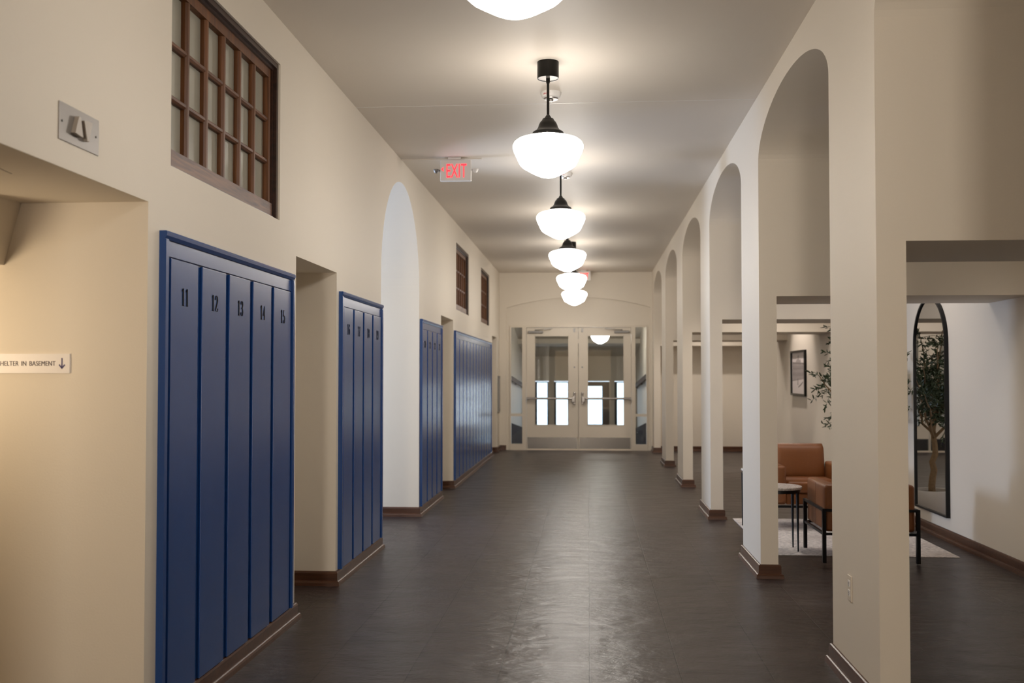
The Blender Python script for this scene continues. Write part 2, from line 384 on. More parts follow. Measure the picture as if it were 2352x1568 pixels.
# stair recess at far left
mb = MB()
mb.box(-4.2, XB, 3.85, 3.97, 0, 2.5)                 # wall that carries the sign
mb.box(-4.2, XB, 0.78, 0.9, 0, 2.5)
mb.box(-4.35, -4.2, 0.78, 3.97, 0, 2.5)
mb.box(-4.2, XB, 0.9, 3.85, 2.15, 2.5)               # soffit
mb.prism([(-2.292, 2.15), (-2.36, 1.90), (-4.2, 1.90), (-4.2, 2.15)], 1, 3.60, 3.85)
struct(mb.build('wall_stair_recess', 'wall'), 'cream stairwell recess with sloping underside')
for i, (x0, y0, x1, y1) in enumerate([(-1.95, 2.98, -1.99, 3.28), (-2.05, 3.0, -2.08, 3.3)]):
    struct(MB().bar((x0, y0, 2.1495), (x1, y1, 2.1495), 0.006, 0.001).build('trim_3' if i == 0 else 'trim_4', 'wedge'), 'short access panel line in the recess soffit')

# ------------------------------------------------------------------ right arcade
mb = MB()
for a, b_ in PIERS:
    mb.box(XR, XR+PT, a, b_, 0, 2.03)
    mb.box(XR, XO, a, b_, 2.03, H)
for (a0, b0), (a1, b1) in zip(PIERS[:-1], PIERS[1:]):
    y0, y1 = b0, a1; c = (y0+y1)/2; h = (y1-y0)/2
    el = [(c-h*math.cos(math.pi*i/36), 3.0+0.335*math.sin(math.pi*i/36)) for i in range(37)]
    for (ya, za), (yb, zb) in zip(el[:-1], el[1:]):
        mb.prism([(ya, za), (ya, H), (yb, H), (yb, zb)], 0, XR, XO)
struct(mb.build('wall_right', 'wall'), 'cream right arcade of arches, piers and cross beams')
struct(MB().box(XO, XO+0.2, YB-0.2, YE+0.2, 0, H).build('wall_outer_right', 'wall'), 'cream outer wall of the lounge bays')
mb = MB(); wall_cells(mb, -0.2, 0, -2.5, XO+0.2, 0, H, [(-1.5, 0.95, 0, 2.6)])
mb.v = [(y, x+YB, z) for x, y, z in mb.v]
mb.box(-2.5, -2.3, -7.6, YB-0.2, 0, H); mb.box(2.0, 2.2, -7.6, YB-0.2, 0, H); mb.box(-2.5, 2.2, -7.8, -7.6, 0, H); mb.box(-2.5, 2.2, -7.6, YB-0.2, H, H+0.1); mb.box(-2.5, 2.2, -7.6, YB-0.3, -0.2, 0)  # invented foyer, added to house the fill light behind the viewer
struct(mb.build('wall_back', 'wall'), 'cream rear wall and added room for the fill light behind the viewer')

# ------------------------------------------------------------------ end wall with shallow segmental recess and door opening
EX0, EX1 = -1.625, 1.19
DX0, DX1, DZ = -1.56, 1.14, 2.44
def seg_z(x):
    c = (EX0+EX1)/2; hw = (EX1-EX0)/2; rise = 0.20; Rr = (hw*hw+rise*rise)/(2*rise)
    return 2.80+rise-Rr+math.sqrt(Rr*Rr-(x-c)**2)
mb = MB()
mb.box(XB, EX0, YE, YE+0.2, 0, H); mb.box(EX1, XO+0.2, YE, YE+0.2, 0, H)
xs = [EX0+(EX1-EX0)*i/32 for i in range(33)]
for a, b_ in zip(xs[:-1], xs[1:]): mb.prism([(a, seg_z(a)), (a, H), (b_, H), (b_, seg_z(b_))], 1, YE, YE+0.2)
mb.box(EX0, DX0, YE+0.07, YE+0.2, 0, 3.05); mb.box(DX1, EX1, YE+0.07, YE+0.2, 0, 3.05); mb.box(DX0, DX1, YE+0.07, YE+0.2, DZ, 3.05)
struct(mb.build('wall_end', 'wall'), 'cream end wall with low arched recess over the doors')

# ------------------------------------------------------------------ baseboards (profile swept along a path)
def baseboard(name, path, label, closed=False, h=0.098):
    """path runs with the room on its right-hand side"""
    prof = [(0.0, h), (0.008, h), (0.014, h-0.004), (0.018, h-0.014), (0.018, 0.034), (0.024, 0.034), (0.030, 0.030), (0.034, 0.02), (0.036, 0.0), (0.0, 0.0)]
    P_ = [Vector((x, y)) for x, y in path]; n = len(P_); vs = []; fs = []
    for i, p in enumerate(P_):
        d0 = (p-P_[i-1]).normalized() if (i > 0 or closed) else None
        d1 = (P_[(i+1) % n]-p).normalized() if (i < n-1 or closed) else None
        if d0 is None: d0 = d1
        if d1 is None: d1 = d0
        n0 = Vector((d0.y, -d0.x)); n1 = Vector((d1.y, -d1.x)); mn = (n0+n1); mn = mn/max(mn.dot(n0), 0.2)
        for u, z in prof: vs.append((p.x+mn.x*u, p.y+mn.y*u, z))
    k = len(prof)
    for i in range(n if closed else n-1):
        j = (i+1) % n
        for q in range(k): fs.append([i*k+q, j*k+q, j*k+(q+1) % k, i*k+(q+1) % k])
    if not closed: fs.append(list(range(k))); fs.append([(n-1)*k+q for q in range(k)][::-1])
    return struct(MB().add(vs, fs).build(name, 'base'), label)
lb = [(XL, YB), (XL, REC[0])]
baseboard('baseboard_left', lb, 'stained baseboard behind the viewer on the left wall')
segs = [((XL-1.5, 3.85), (XL, 3.85), (XL, 5.87), (XB, 5.87)),
        ((XB, 6.84), (XL, 6.84), (XL, AY0), (-5.3, AY0)),
        ((-5.3, AY1), (XL, AY1), (XL, 11.77), (XB, 11.77)),
        ((XB, 12.84), (XL, 12.84), (XL, 18.05), (XB, 18.05)),
        ((XB, 19.0), (XL, 19.0), (XL, YE), (EX0, YE))]
names = ['below the nearest blue lockers', 'below lockers 16 to 19', 'below the third bank of lockers', 'below the longest bank of lockers', 'in the far left corner']
for s_, nm in zip(segs, names): baseboard('baseboard_left', s_, 'stained wooden baseboard ' + nm)
for i, (a, b_) in enumerate(PIERS):
    nm = 'stained wooden baseboard around an arcade pier'
    if b_ < YE-0.01: baseboard('baseboard_right', [(XR, b_), (XR, a), (XR+PT, a), (XR+PT, b_)], nm, closed=True)
    else: baseboard('baseboard_right', [(XR, YE), (XR, a), (XR+PT, a), (XR+PT, YE)], nm)
baseboard('baseboard_outer', [(XO, YE), (XO, YB)], 'stained wooden baseboard along the lounge wall')
baseboard('baseboard_end', [(XR+PT, YE), (XO, YE)], 'stained wooden baseboard along the end wall of the lounge')

# ------------------------------------------------------------------ interior windows with oak muntins
def int_window(idx, y0, y1, label):
    z0, z1 = 2.34, 3.235
    root = thing('window_%d' % idx, label, None, (XL, (y0+y1)/2, z0), kind='structure')
    W = y1-y0; h = z1-z0; a, b_ = -W/2, W/2
    f = MB()
    f.box(-0.135, -0.012, a, a+0.022, 0, h); f.box(-0.135, -0.012, b_-0.03, b_, 0, h); f.box(-0.135, -0.012, a+0.022, b_-0.03, h-0.03, h); f.box(-0.135, -0.02, a+0.022, b_-0.03, 0, 0.012)
    f.box(-0.055, -0.030, a+0.022, b_-0.03, h-0.045, h-0.03)
    f.box(-0.055, -0.030, b_-0.045, b_-0.03, 0.012, h-0.045)
    struct(f.build('window_frame', 'darkwood', root))
    a2, b2, t0, t1 = a+0.022, b_-0.05, 0.012, h-0.045
    sx0, sx1 = -0.082, -0.042
    s_ = MB()
    s_.box(sx0, sx1, a2, a2+0.04, t0, t1); s_.box(sx0, sx1, b2-0.03, b2, t0, t1); s_.box(sx0, sx1, a2+.04, b2-.03, t1-0.05, t1)
    sash = struct(s_.build('sash', 'sash', root))
    struct(MB().box(sx0, sx1+0.012, a2, b2, t0, t0+0.075).build('bottom_rail', 'rail', root))
    ga, gb, gz0, gz1 = a2+0.04, b2-0.03, t0+0.075, t1-0.05
    mv = MB()
    for i in range(1, 6):
        y = ga+(gb-ga)*i/6
        mv.prism([(-0.080, y-0.017), (-0.056, y-0.017), (-0.044, y-0.008), (-0.044, y+0.008), (-0.056, y+0.017), (-0.080, y+0.017)], 2, gz0, gz1)
    struct(mv.build('vertical_muntins', 'sash', root))
    mh = MB()
    for i in range(1, 3):
        z = gz0+(gz1-gz0)*i/3
        mh.prism([(-0.080, z-0.015), (-0.058, z-0.015), (-0.048, z-0.006), (-0.048, z+0.006), (-0.058, z+0.015), (-0.080, z+0.015)], 1, ga, gb)
    struct(mh.build('horizontal_muntins', 'rail', root))
    struct(MB().box(-0.079, -0.075, ga, gb, gz0, gz1).build('window_pane', 'pane', root))
for i, ((a, b_), lb_) in enumerate(zip(WIN, ['nearest oak-framed high window of eighteen panes', 'middle oak-framed high window on the left wall', 'farthest oak-framed high window on the left wall'])):
    int_window(i+1, a, b_, lb_)

# ------------------------------------------------------------------ lockers
G = {'1': [[(.08,.84),(.17,.90),(.25,1.0),(.25,0)], [(.08,.02),(.42,.02)]],
     '2': [[(.09,.72),(.11,.90),(.25,.99),(.39,.92),(.43,.74),(.38,.56),(.22,.32),(.09,.10),(.08,.04),(.46,.04),(.46,.20)]],
     '3': [[(.09,.76),(.12,.93),(.25,.99),(.38,.92),(.42,.75),(.36,.58),(.22,.53),(.37,.47),(.43,.27),(.38,.07),(.25,.01),(.11,.07),(.08,.24)]],
     '4': [[(.34,.0),(.34,1.0),(.05,.29),(.50,.29)], [(.22,.02),(.48,.02)]],
     '5': [[(.43,.97),(.12,.97),(.11,.52),(.25,.61),(.39,.53),(.43,.30),(.38,.08),(.24,.01),(.11,.07),(.08,.22)]],
     '6': [[(.40,.80),(.35,.96),(.25,.99),(.13,.88),(.08,.50),(.12,.10),(.25,.01),(.38,.09),(.43,.28),(.38,.50),(.25,.57),(.13,.46)]],
     '7': [[(.08,.80),(.08,.97),(.46,.97),(.30,.52),(.25,0)]],
     '8': [[(.25,.52),(.12,.62),(.10,.80),(.25,.99),(.40,.80),(.38,.62),(.25,.52),(.09,.38),(.08,.20),(.25,.01),(.42,.20),(.41,.38),(.25,.52)]],
     '9': [[(.10,.20),(.15,.04),(.25,.01),(.37,.12),(.42,.50),(.38,.90),(.25,.99),(.12,.91),(.07,.72),(.12,.50),(.25,.43),(.37,.54)]],
     '0': [[(.25,.99),(.12,.88),(.07,.5),(.12,.12),(.25,.01),(.38,.12),(.43,.5),(.38,.88),(.25,.99)]]}
def numerals(txt, h, x, yc, zc, parent, name='number'):
    mb = MB(); W = 0.56*h*len(txt)
    for q, ch in enumerate(txt):
        for path in G[ch]:
            L, Rr = [], []
            for i, (u, v) in enumerate(path):
                u0, v0 = path[max(i-1, 0)]; u1, v1 = path[min(i+1, len(path)-1)]
                du, dv = u1-u0, v1-v0; l = math.hypot(du, dv) or 1; du /= l; dv /= l
                t = 0.028+0.072*abs(dv)**1.5
                L.append((u-dv*t, v+du*t*0.6)); Rr.append((u+dv*t, v-du*t*0.6))
            for i in range(len(path)-1):
                quad = [L[i], Rr[i], Rr[i+1], L[i+1]]
                mb.add([(x, yc-W/2+(q*0.56+0.03+u)*h, zc-h/2+v*h) for u, v in quad], [[0,1,2,3]])
    o = mb.build(name, 'numeral', parent)
    return o
def locker_bank(y0, y1, n, nums, label, top=2.05):
    z0 = 0.10
    root = thing('locker_bank', label, 'lockers', (XL, y0, 0), group='blue numbered lockers along the left wall')
    L = y1-y0; f = MB()
    # back board and the moulded surround
    f.box(0.0, 0.006, 0.02, L-0.02, z0, top-0.02)
    f.box(0.0, 0.030, 0.0, 0.028, z0, top-0.034); f.box(0.0, 0.030, L-0.028, L, z0, top-0.034)
    f.prism([(0, top), (0.030, top), (0.034, top-0.008), (0.032, top-0.020), (0.022, top-0.034), (0, top-0.034)], 1, 0.0, L)
    f.box(0.006, 0.016, 0.028, L-0.028, 1.95, top-0.034)
    f.build('frame', 'blue', root)
    m0 = 0.072; pitch = (L-0.028-m0+0.010)/n
    for i in range(n):
        a = m0+i*pitch; b_ = a+pitch-0.050
        if i == n-1: b_ = L-0.05
        d = MB(); d.bbox(0.006, 0.020, a, b_, z0, 1.944, 0.003, 2)
        dr = d.build('locker_door', 'blue', root)
        if nums: numerals(str(nums+i), 0.075, 0.0212, (a+b_)/2, 1.79, dr)
    return root
locker_bank(3.955, 5.755, 5, 11, 'nearest blue locker bank with five doors numbered 11 to 15')
locker_bank(6.90, 8.29, 4, 16, 'second blue locker bank with four doors numbered 16 to 19, before the tall arch')
locker_bank(10.27, 11.72, 4, 20, 'third blue locker bank with four doors just past the tall arch')
locker_bank(12.89, 17.72, 12, 0, 'longest and farthest blue locker bank, glossy with window reflections')

# ------------------------------------------------------------------ pendants
GP = [(0.097,.274),(0.120,.268),(0.147,.258),(0.175,.2525),(0.200,.244),(0.219,.229),(0.2285,.210),(0.2285,.193),(0.220,.165),(0.204,.132),(0.190,.100),(0.181,.084),(0.164,.068),(0.140,.054),(0.112,.038),(0.080,.0205),(0.050,.008),(0.025,.0018),(0.0,.0)]
def make_pendant(name='pendant_lamp'):
    zb = 2.735
    root = thing(name, '', 'pendant lamp', (-0.262, 0, 0), group='schoolhouse pendant lamps along the corridor')
    # origin is on the ceiling
    dz = zb-H
    MB().lathe([(0.0, -0.106), (0.064, -0.106), (0.064, -0.102)], seg=32).build('canopy_plate', 'steel', root)
    MB().lathe([(0.064, -0.108), (0.070, -0.108), (0.0705, -0.10), (0.0705, 0.0), (0.0, 0.0)], seg=40).build('canopy', 'bronze', root)
    MB().lathe([(0.0, -0.140), (0.011, -0.138), (0.013, -0.125), (0.013, -0.106)], seg=16).build('swivel', 'bronze', root)
    MB().tube([(0, 0, -0.12), (0, 0, dz+0.395)], 0.0085, 12).build('stem', 'bronze', root)
    hp = [(0.0085, .412), (0.014, .405), (0.020, .396), (0.024, .388), (0.036, .384), (0.040, .374), (0.052, .362), (0.060, .345), (0.066, .325), (0.078, .308), (0.094, .300), (0.101, .294), (0.102, .262), (0.096, .262)]
    MB().lathe([(r_, z+dz) for r_, z in hp]).build('fitter', 'bronze', root)
    for k in range(3):
        an = 2*math.pi*k/3+0.5; c, s_ = math.cos(an), math.sin(an)
        MB().tube([(0.100*c, 0.100*s_, dz+.278), (0.114*c, 0.114*s_, dz+.278)], 0.004, 8).build('thumbscrew', 'bronze', root)
    MB().lathe([(r_, z+dz) for r_, z in GP], seg=56).build('glass_globe', 'globe', root, auto=80)
    return root
proto = make_pendant()
proto.location = (-0.262, 3.52, H); proto['label'] = 'nearest schoolhouse pendant, only its glowing globe bottom in view at the picture top'
for y, lb_ in [(6.42, 'large glowing schoolhouse pendant with black canopy and stem, second from the viewer'),
               (9.32, 'third schoolhouse pendant, its stem hanging just right of the exit sign'),
               (12.22, 'fourth schoolhouse pendant along the corridor ceiling'),
               (15.12, 'fifth schoolhouse pendant, its globe just above the farthest globe'),
               (18.02, 'farthest and lowest-looking schoolhouse pendant before the double doors')]:
    dup(proto, (-0.262, y, H), lb_)

# ------------------------------------------------------------------ exit signs
def exit_sign(loc, label, arrow=True, heads=True, s=1.0):
    root = thing('exit_sign', label, 'exit sign', loc)
    MB().bbox(-0.07*s, 0.05*s, -0.035*s, 0.035*s, -0.022*s, 0, 0.004).build('mounting_plate', 'plastic', root)
    MB().bbox(-0.146*s, 0.146*s, -0.024*s, 0.024*s, -0.222*s, -0.022*s, 0.008).build('housing', 'plastic', root)
    text_mesh('EXIT', 0.185*s, 'exitred', 'letters', root, Matrix.Translation((-0.092*s, -0.0262*s, -0.19*s)) @ Matrix.Rotation(R(90), 4, 'X') @ Matrix.Diagonal((0.50, 1.0, 1, 1)), extr=0.001, spacing=1.04)
    if arrow:
        MB().prism([(-0.135*s, -0.112*s), (-0.112*s, -0.090*s), (-0.112*s, -0.102*s), (-0.123*s, -0.112*s), (-0.112*s, -0.122*s), (-0.112*s, -0.134*s)], 1, -0.0275*s, -0.025*s).build('arrow', 'exitred', root)
    if heads:
        for sx in (-1, 1):
            h_ = MB().tube([(sx*0.142, 0, -0.12), (sx*0.175, -0.005, -0.12)], 0.009, 10)
            h_.lathe([(0.0, -0.028), (0.012, -0.026), (0.024, -0.012), (0.028, 0.004), (0.026, 0.008), (0.0, 0.006)], (sx*0.185, -0.01, -0.118), 20)
            h_.build('lamp_head', 'darksteel' if sx < 0 else 'plastic', root)
    return root
exit_sign((-1.235, 9.18, H), 'red EXIT sign with left chevron and two lamp heads hanging from the ceiling')
exit_sign((-0.10, 19.15, H), 'distant red exit sign half hidden behind the fifth pendant', arrow=False, heads=False, s=0.9)

# ------------------------------------------------------------------ ceiling devices
def strobe(loc, label, s=1.0):
    root = thing('fire_alarm_strobe', label, 'fire alarm')
    root.location = loc
    MB().lathe([(0.0, -0.040*s), (0.050*s, -0.040*s), (0.066*s, -0.032*s), (0.075*s, -0.012*s), (0.077*s, 0.0), (0, 0)], seg=36).build('base', 'plastic', root)
    MB().lathe([(0.0, -0.064*s), (0.012*s, -0.063*s), (0.020*s, -0.052*s), (0.048*s, -0.049*s), (0.052*s, -0.040*s), (0, -0.040*s)], (0.0, 0, 0), 28).build('lens', M['steel'], root)
    # FIRE lettering round the rim
    for k, ch in enumerate('FIRE'):
        an = R(-90-38+9*k)
        mt = Matrix.Translation((0.0735*s*math.cos(an), 0.0735*s*math.sin(an), -0.027*s)) @ Matrix.Rotation(an+R(90), 4, 'Z') @ Matrix.Rotation(R(90), 4, 'X')
        text_mesh(ch, 0.017*s, 'redtext', 'letter', root, mt, extr=0.002, align='CENTER')
    return root
strobe((-0.27, 7.12, H), 'round white fire alarm strobe on the ceiling behind the second pendant stem')
strobe((-0.235, 9.98, H), 'round white fire alarm strobe partly hidden behind the second globe', 0.95)
sp_ = thing('fire_sprinkler', 'small sprinkler head at the top edge right of the nearest globe', 'sprinkler', (-0.238, 5.36, H))
MB().lathe([(0, -0.006), (0.03, -0.006), (0.034, 0), (0, 0)], seg=24).build('escutcheon', 'plastic', sp_)
MB().lathe([(0, -0.034), (0.011, -0.034), (0.011, -0.031), (0.004, -0.030), (0.006, -0.006), (0, -0.006)], seg=16).build('deflector', 'steel', sp_)

# ------------------------------------------------------------------ steel plate with two wedge lights on the left wall
pl = thing('wedge_wall_light', 'brushed steel wall plate with two taupe wedges above the stair recess', 'wall light', (XL, 3.30, 2.305))
MB().bbox(0, 0.004, -0.135, 0.135, -0.064, 0.064, 0.0015, 2).build('plate', 'plate', pl)
MB().prism([(-0.058, -0.026), (-0.006, -0.032), (-0.022, 0.034), (-0.034, 0.036)], 0, 0.004, 0.020).build('wedge', 'wedge', pl)
MB().prism([(0.002, 0.030), (0.058, 0.036), (0.036, -0.036), (0.024, -0.036)], 0, 0.004, 0.020).build('wedge', 'wedge', pl)
for y in (-0.115, 0.115):
    MB().tube([(0.003, y, 0.0), (0.0065, y, 0.0)], 0.004, 12).build('screw', 'darksteel', pl)

# ------------------------------------------------------------------ shelter sign
sg = thing('shelter_sign', 'white SHELTER IN BASEMENT sign with a violet down arrow in the stair recess', 'sign', (-2.077, 3.85, 1.5015))
MB().box(-0.47, 0.0, -0.006, 0, -0.039, 0.039).build('sign_board', 'signface', sg)
text_mesh('SHELTER IN BASEMENT', 0.0275, 'signtext', 'lettering', sg, Matrix.Translation((-0.058, -0.0068, -0.009)) @ Matrix.Rotation(R(90), 4, 'X'), extr=0.0004, sx=0.83, spacing=1.0, word=1.6, align='RIGHT')
ar = MB().box(-0.0335, -0.0295, -0.0078, -0.006, -0.018, 0.022)
ar.prism([(-0.0315, -0.022), (-0.0445, -0.007), (-0.0425, -0.003), (-0.0315, -0.014), (-0.0205, -0.003), (-0.0185, -0.007)], 1, -0.0078, -0.006)
ar.build('arrow', 'signarrow', sg)

# warm wall sconce deeper in the stair recess
sn = thing('stair_wall_lamp', 'warm wall lamp inside the stair recess', 'wall lamp', (-3.0, 0.9, 1.75))
MB().box(-0.08, 0.08, 0, 0.02, -0.1, 0.1).build('back_plate', 'plastic', sn)
MB().lathe([(0.0, -0.11), (0.05, -0.10), (0.07, -0.05), (0.07, 0.05), (0.05, 0.10), (0.0, 0.11)], (0, 0.10, 0), 24).build('shade', 'bulb', sn)
light('stair_lamp_glow', 'AREA', (-2.80, 3.15, 1.55), 7.0, (1.0, 0.78, 0.52), (R(90), 0, R(-8)), shape='DISK', size=0.35)
bk = thing('stair_bracket_lamp', 'warm bracket lamp below the stair underside', 'wall lamp', (-2.80, 3.12, 1.50))
MB().lathe([(0.0, -0.09), (0.05, -0.08), (0.06, 0.0), (0.05, 0.08), (0.0, 0.09)], (0, -0.07, 0.05), 20).build('shade', 'plastic', bk)
MB().box(-0.02, 0.02, -0.05, 0.0, 0.03, 0.08).build('bracket', 'black', bk)

# ------------------------------------------------------------------ outlet and wall panel
ol = thing('wall_outlet', 'cream duplex outlet low on the nearest arcade pier', 'outlet', (XR, 4.845, 0.45))
MB().bbox(-0.006, 0, -0.036, 0.036, -0.060, 0.060, 0.003).build('cover_plate', 'doorpaint', ol)
for zz in (-0.022, 0.022):
    s_ = MB().bbox(-0.0085, -0.005, -0.017, 0.017, zz-0.015, zz+0.015, 0.003)
    so = s_.build('socket', 'plastic', ol)
    MB().box(-0.0090, -0.0084, -0.008, -0.006, zz-0.004, zz+0.006).box(-0.0090, -0.0084, 0.006, 0.008, zz-0.004, zz+0.006).box(-0.009, -0.0084, -0.002, 0.002, zz-0.011, zz-0.007).build('slots', 'black', so)
ep = thing('elevator_call_panel', 'narrow grey wall panel in the far left corner', 'wall panel', (XL, 19.27, 0.76))
MB().bbox(0, 0.03, -0.13, 0.13, 0, 0.70, 0.005).build('cover', 'darksteel', ep)
MB().box(0.03, 0.033, -0.09, 0.09, 0.06, 0.64).build('face', 'steel', ep)

# ------------------------------------------------------------------ end doors
YD = YE+0.10
fr = MB()
def fbox(x0, x1, z0, z1, y0=0.0, y1=0.10): fr.box(x0, x1, YE+0.05+y0, YE+0.05+y1, z0, z1)
fbox(DX0, DX1, 2.415, DZ+0.01)                                        # head
fbox(DX0, -1.535, 0, 2.415); fbox(1.115, DX1, 0, 2.415)
fbox(-1.315, -1.235, 0, 2.415); fbox(0.825, 0.905, 0, 2.415)
for a, b_ in ((-1.535, -1.315), (0.905, 1.115)):
    fbox(a, b_, 0, 0.12); fbox(a, b_, 0.665, 0.715)
fbox(-1.235, 0.825, 0.0, 0.0115)
struct(fr.build('trim_5', 'doorpaint'), 'cream frame around the double doors and sidelights')
for i, (a, b_) in enumerate(((-1.535, -1.315), (0.905, 1.115))):
    sl = thing('window_%d' % (4+i), ['left', 'right'][i]+' sidelight beside the double doors', None, ((a+b_)/2, YE+0.10, 0.12), kind='structure')
    W = (b_-a)/2
    struct(MB().box(-W, W, -0.003, 0.003, 0.0, 0.545).build('window_pane', 'glass', sl))
    struct(MB().box(-W, W, -0.003, 0.003, 0.595, 2.295).build('window_pane', 'glass', sl))
def leaf(idx, x0, x1, gx0, gx1, hinge_left, label):
    root = thing('door_%d' % idx, label, None, (x0, YE+0.10, 0), kind='structure')
    W = x1-x0; g0, g1 = gx0-x0, gx1-x0; y0, y1 = -0.022, 0.022
    d = MB()
    zb, zg0, zg1, zt = 0.012, 0.487, 2.255, 2.41
    d.box(0.003, g0, y0, y1, zb, zt); d.box(g1, W-0.003, y0, y1, zb, zt); d.box(g0, g1, y0, y1, zb, zg0); d.box(g0, g1, y0, y1, zg1, zt)
    struct(d.build('door_panel', 'doorpaint', root))
    bd = MB()
    for q in (0.0, 1.0):
        xx = g0 if q == 0 else g1-0.014
        bd.box(xx, xx+0.014, y0-0.006, y0, zg0, zg1)
    bd.box(g0, g1, y0-0.006, y0, zg0, zg0+0.014); bd.box(g0, g1, y0-0.006, y0, zg1-0.014, zg1)
    struct(bd.build('glazing_bead', 'doorpaint', root))
    struct(MB().box(g0, g1, -0.003, 0.003, zg0, zg1).build('door_glass', 'glass', root))
    struct(MB().box(0.02, W-0.02, y0-0.003, y0, 0.03, 0.252).build('kick_plate', 'kick', root))
    pb = MB(); s_ = 1 if hinge_left else -1
    xl, xh = (0.0, W) if hinge_left else (W, 0.0)      # hinge side, latch side
    pb.tube([(xl+s_*0.02, y0-0.06, 1.015), (xh-s_*0.12, y0-0.06, 1.015)], 0.022, 14)
    pb.bbox(min(xl+s_*.005, xl+s_*.05), max(xl+s_*.005, xl+s_*.05), y0-0.075, y0, 0.985, 1.04, 0.008)
    pb.bbox(min(xh-s_*.06, xh-s_*.13), max(xh-s_*.06, xh-s_*.13), y0-0.085, y0, 0.94, 1.05, 0.012)
    struct(pb.build('push_bar', 'steel', root))
    lv = MB(); xx = xh-s_*0.075
    lv.bbox(xx-0.022, xx+0.022, y0-0.022, y0, 0.90, 1.14, 0.01); lv.lathe([(0, -.02), (.02, -.018), (.02, .018), (0, .02)], (xx, y0-0.04, 1.10), 16)
    struct(lv.build('latch_plate', 'steel', root))
    struct(MB().tube([(xx, y0-0.012, 1.63), (xx, y0, 1.63)], 0.016, 14).build('lock_cylinder', 'darksteel', root))
    struct(MB().bbox(xx-0.018, xx+0.018, y0-0.02, y0, 2.32, 2.395, 0.004).build('top_bolt', 'darksteel', root))
    cl = MB(); a, b_ = (0.03, 0.33) if hinge_left else (W-0.33, W-0.03)
    cl.bbox(a, b_, y0-0.05, y0, 2.30, 2.345, 0.01)
    m_ = (a+b_)/2; e_ = m_+(0.33 if hinge_left else -0.33)
    cl.bar((m_, y0-0.03, 2.36), ((m_+e_)/2, y0-0.09, 2.375), 0.02, 0.012); cl.bar(((m_+e_)/2, y0-0.09, 2.375), (e_, y0-0.05, 2.39), 0.02, 0.012)
    cl.bar((m_-0.0, y0-0.03, 2.34), (m_, y0-0.03, 2.375), 0.02, 0.02)
    struct(cl.build('door_closer', 'darksteel', root))
leaf(1, -1.232, -0.212, -1.075, -0.392, True, 'left leaf of the cream glazed double doors')
leaf(2, -0.208, 0.822, -0.035, 0.687, False, 'right leaf of the cream glazed double doors')

# ------------------------------------------------------------------ vestibule beyond the doors
VB = 26.5; VX0, VX1 = -1.75, 1.25
def at(px): return (px-1353)/2287.0*VB
def zt(py): return 1.45-(py-864)/2287.0*VB
mb = MB()
mb.box(VX0-0.2, VX0, YE+0.2, VB+0.2, -1.6, 3.7); mb.box(VX1, VX1+0.2, YE+0.2, VB+0.2, -1.6, 3.7)
panes = [(at(1229), at(1261)), (at(1273), at(1309)), (at(1344), at(1399)), (at(1411), at(1438))]
ys = VX0
for a, b_ in panes:
    mb.box(ys, a, VB, VB+0.15, -1.3, 1.32); ys = b_
mb.box(ys, VX1, VB, VB+0.15, -1.3, 1.32); mb.box(VX0, VX1, VB, VB+0.15, 1.32, 2.6)
struct(mb.build('wall_vestibule', 'wall'), 'cream walls of the entrance vestibule beyond the doors')
mb = MB(); mb.prism([(YE+0.2, 3.3), (VB, 1.98), (VB, 2.18), (YE+0.2, 3.5)], 0, VX0, VX1); mb.prism([(VB-2.0, 2.26), (VB-1.75, 2.20), (VB-1.75, 2.5), (VB-2.0, 2.5)], 0, VX0, VX1)
struct(mb.build('ceiling_vestibule', 'wall'), 'sloping ceiling of the vestibule')
mb = MB()
for k in range(7): mb.box(VX0, VX1, 21.3+0.3*k, 21.6+0.3*k, -1.6, -0.17*(k+1))
mb.box(VX0, VX1, 23.4, VB+2.5, -1.6, -1.19)
struct(mb.build('floor_vestibule', 'stair'), 'dark steps down to the entrance')
for sx, X_ in ((1, VX0), (-1, VX1)):
    nm = 'left' if sx > 0 else 'right'
    struct(MB().prism([(20.3, 0.55), (VB, 0.08), (VB, -1.15), (20.3, -0.2)], 0, X_, X_+sx*0.03).build('trim_%d' % (6 if sx > 0 else 7), 'stair'), 'dark skirting down the %s side of the steps' % nm)
    hr = MB().bar((X_+sx*0.07, 20.4, 1.46), (X_+sx*0.07, VB-0.2, 1.17), 0.04, 0.10)
    for y in (21.0, 23.5, 25.8): hr.bar((X_, y, 1.42-(y-20.4)*0.048), (X_+sx*0.06, y, 1.42-(y-20.4)*0.048), 0.02, 0.03)
    tag(hr.build('handrail', 'brownrail'), 'brown wooden handrail seen through the %s sidelight' % nm, 'handrail')
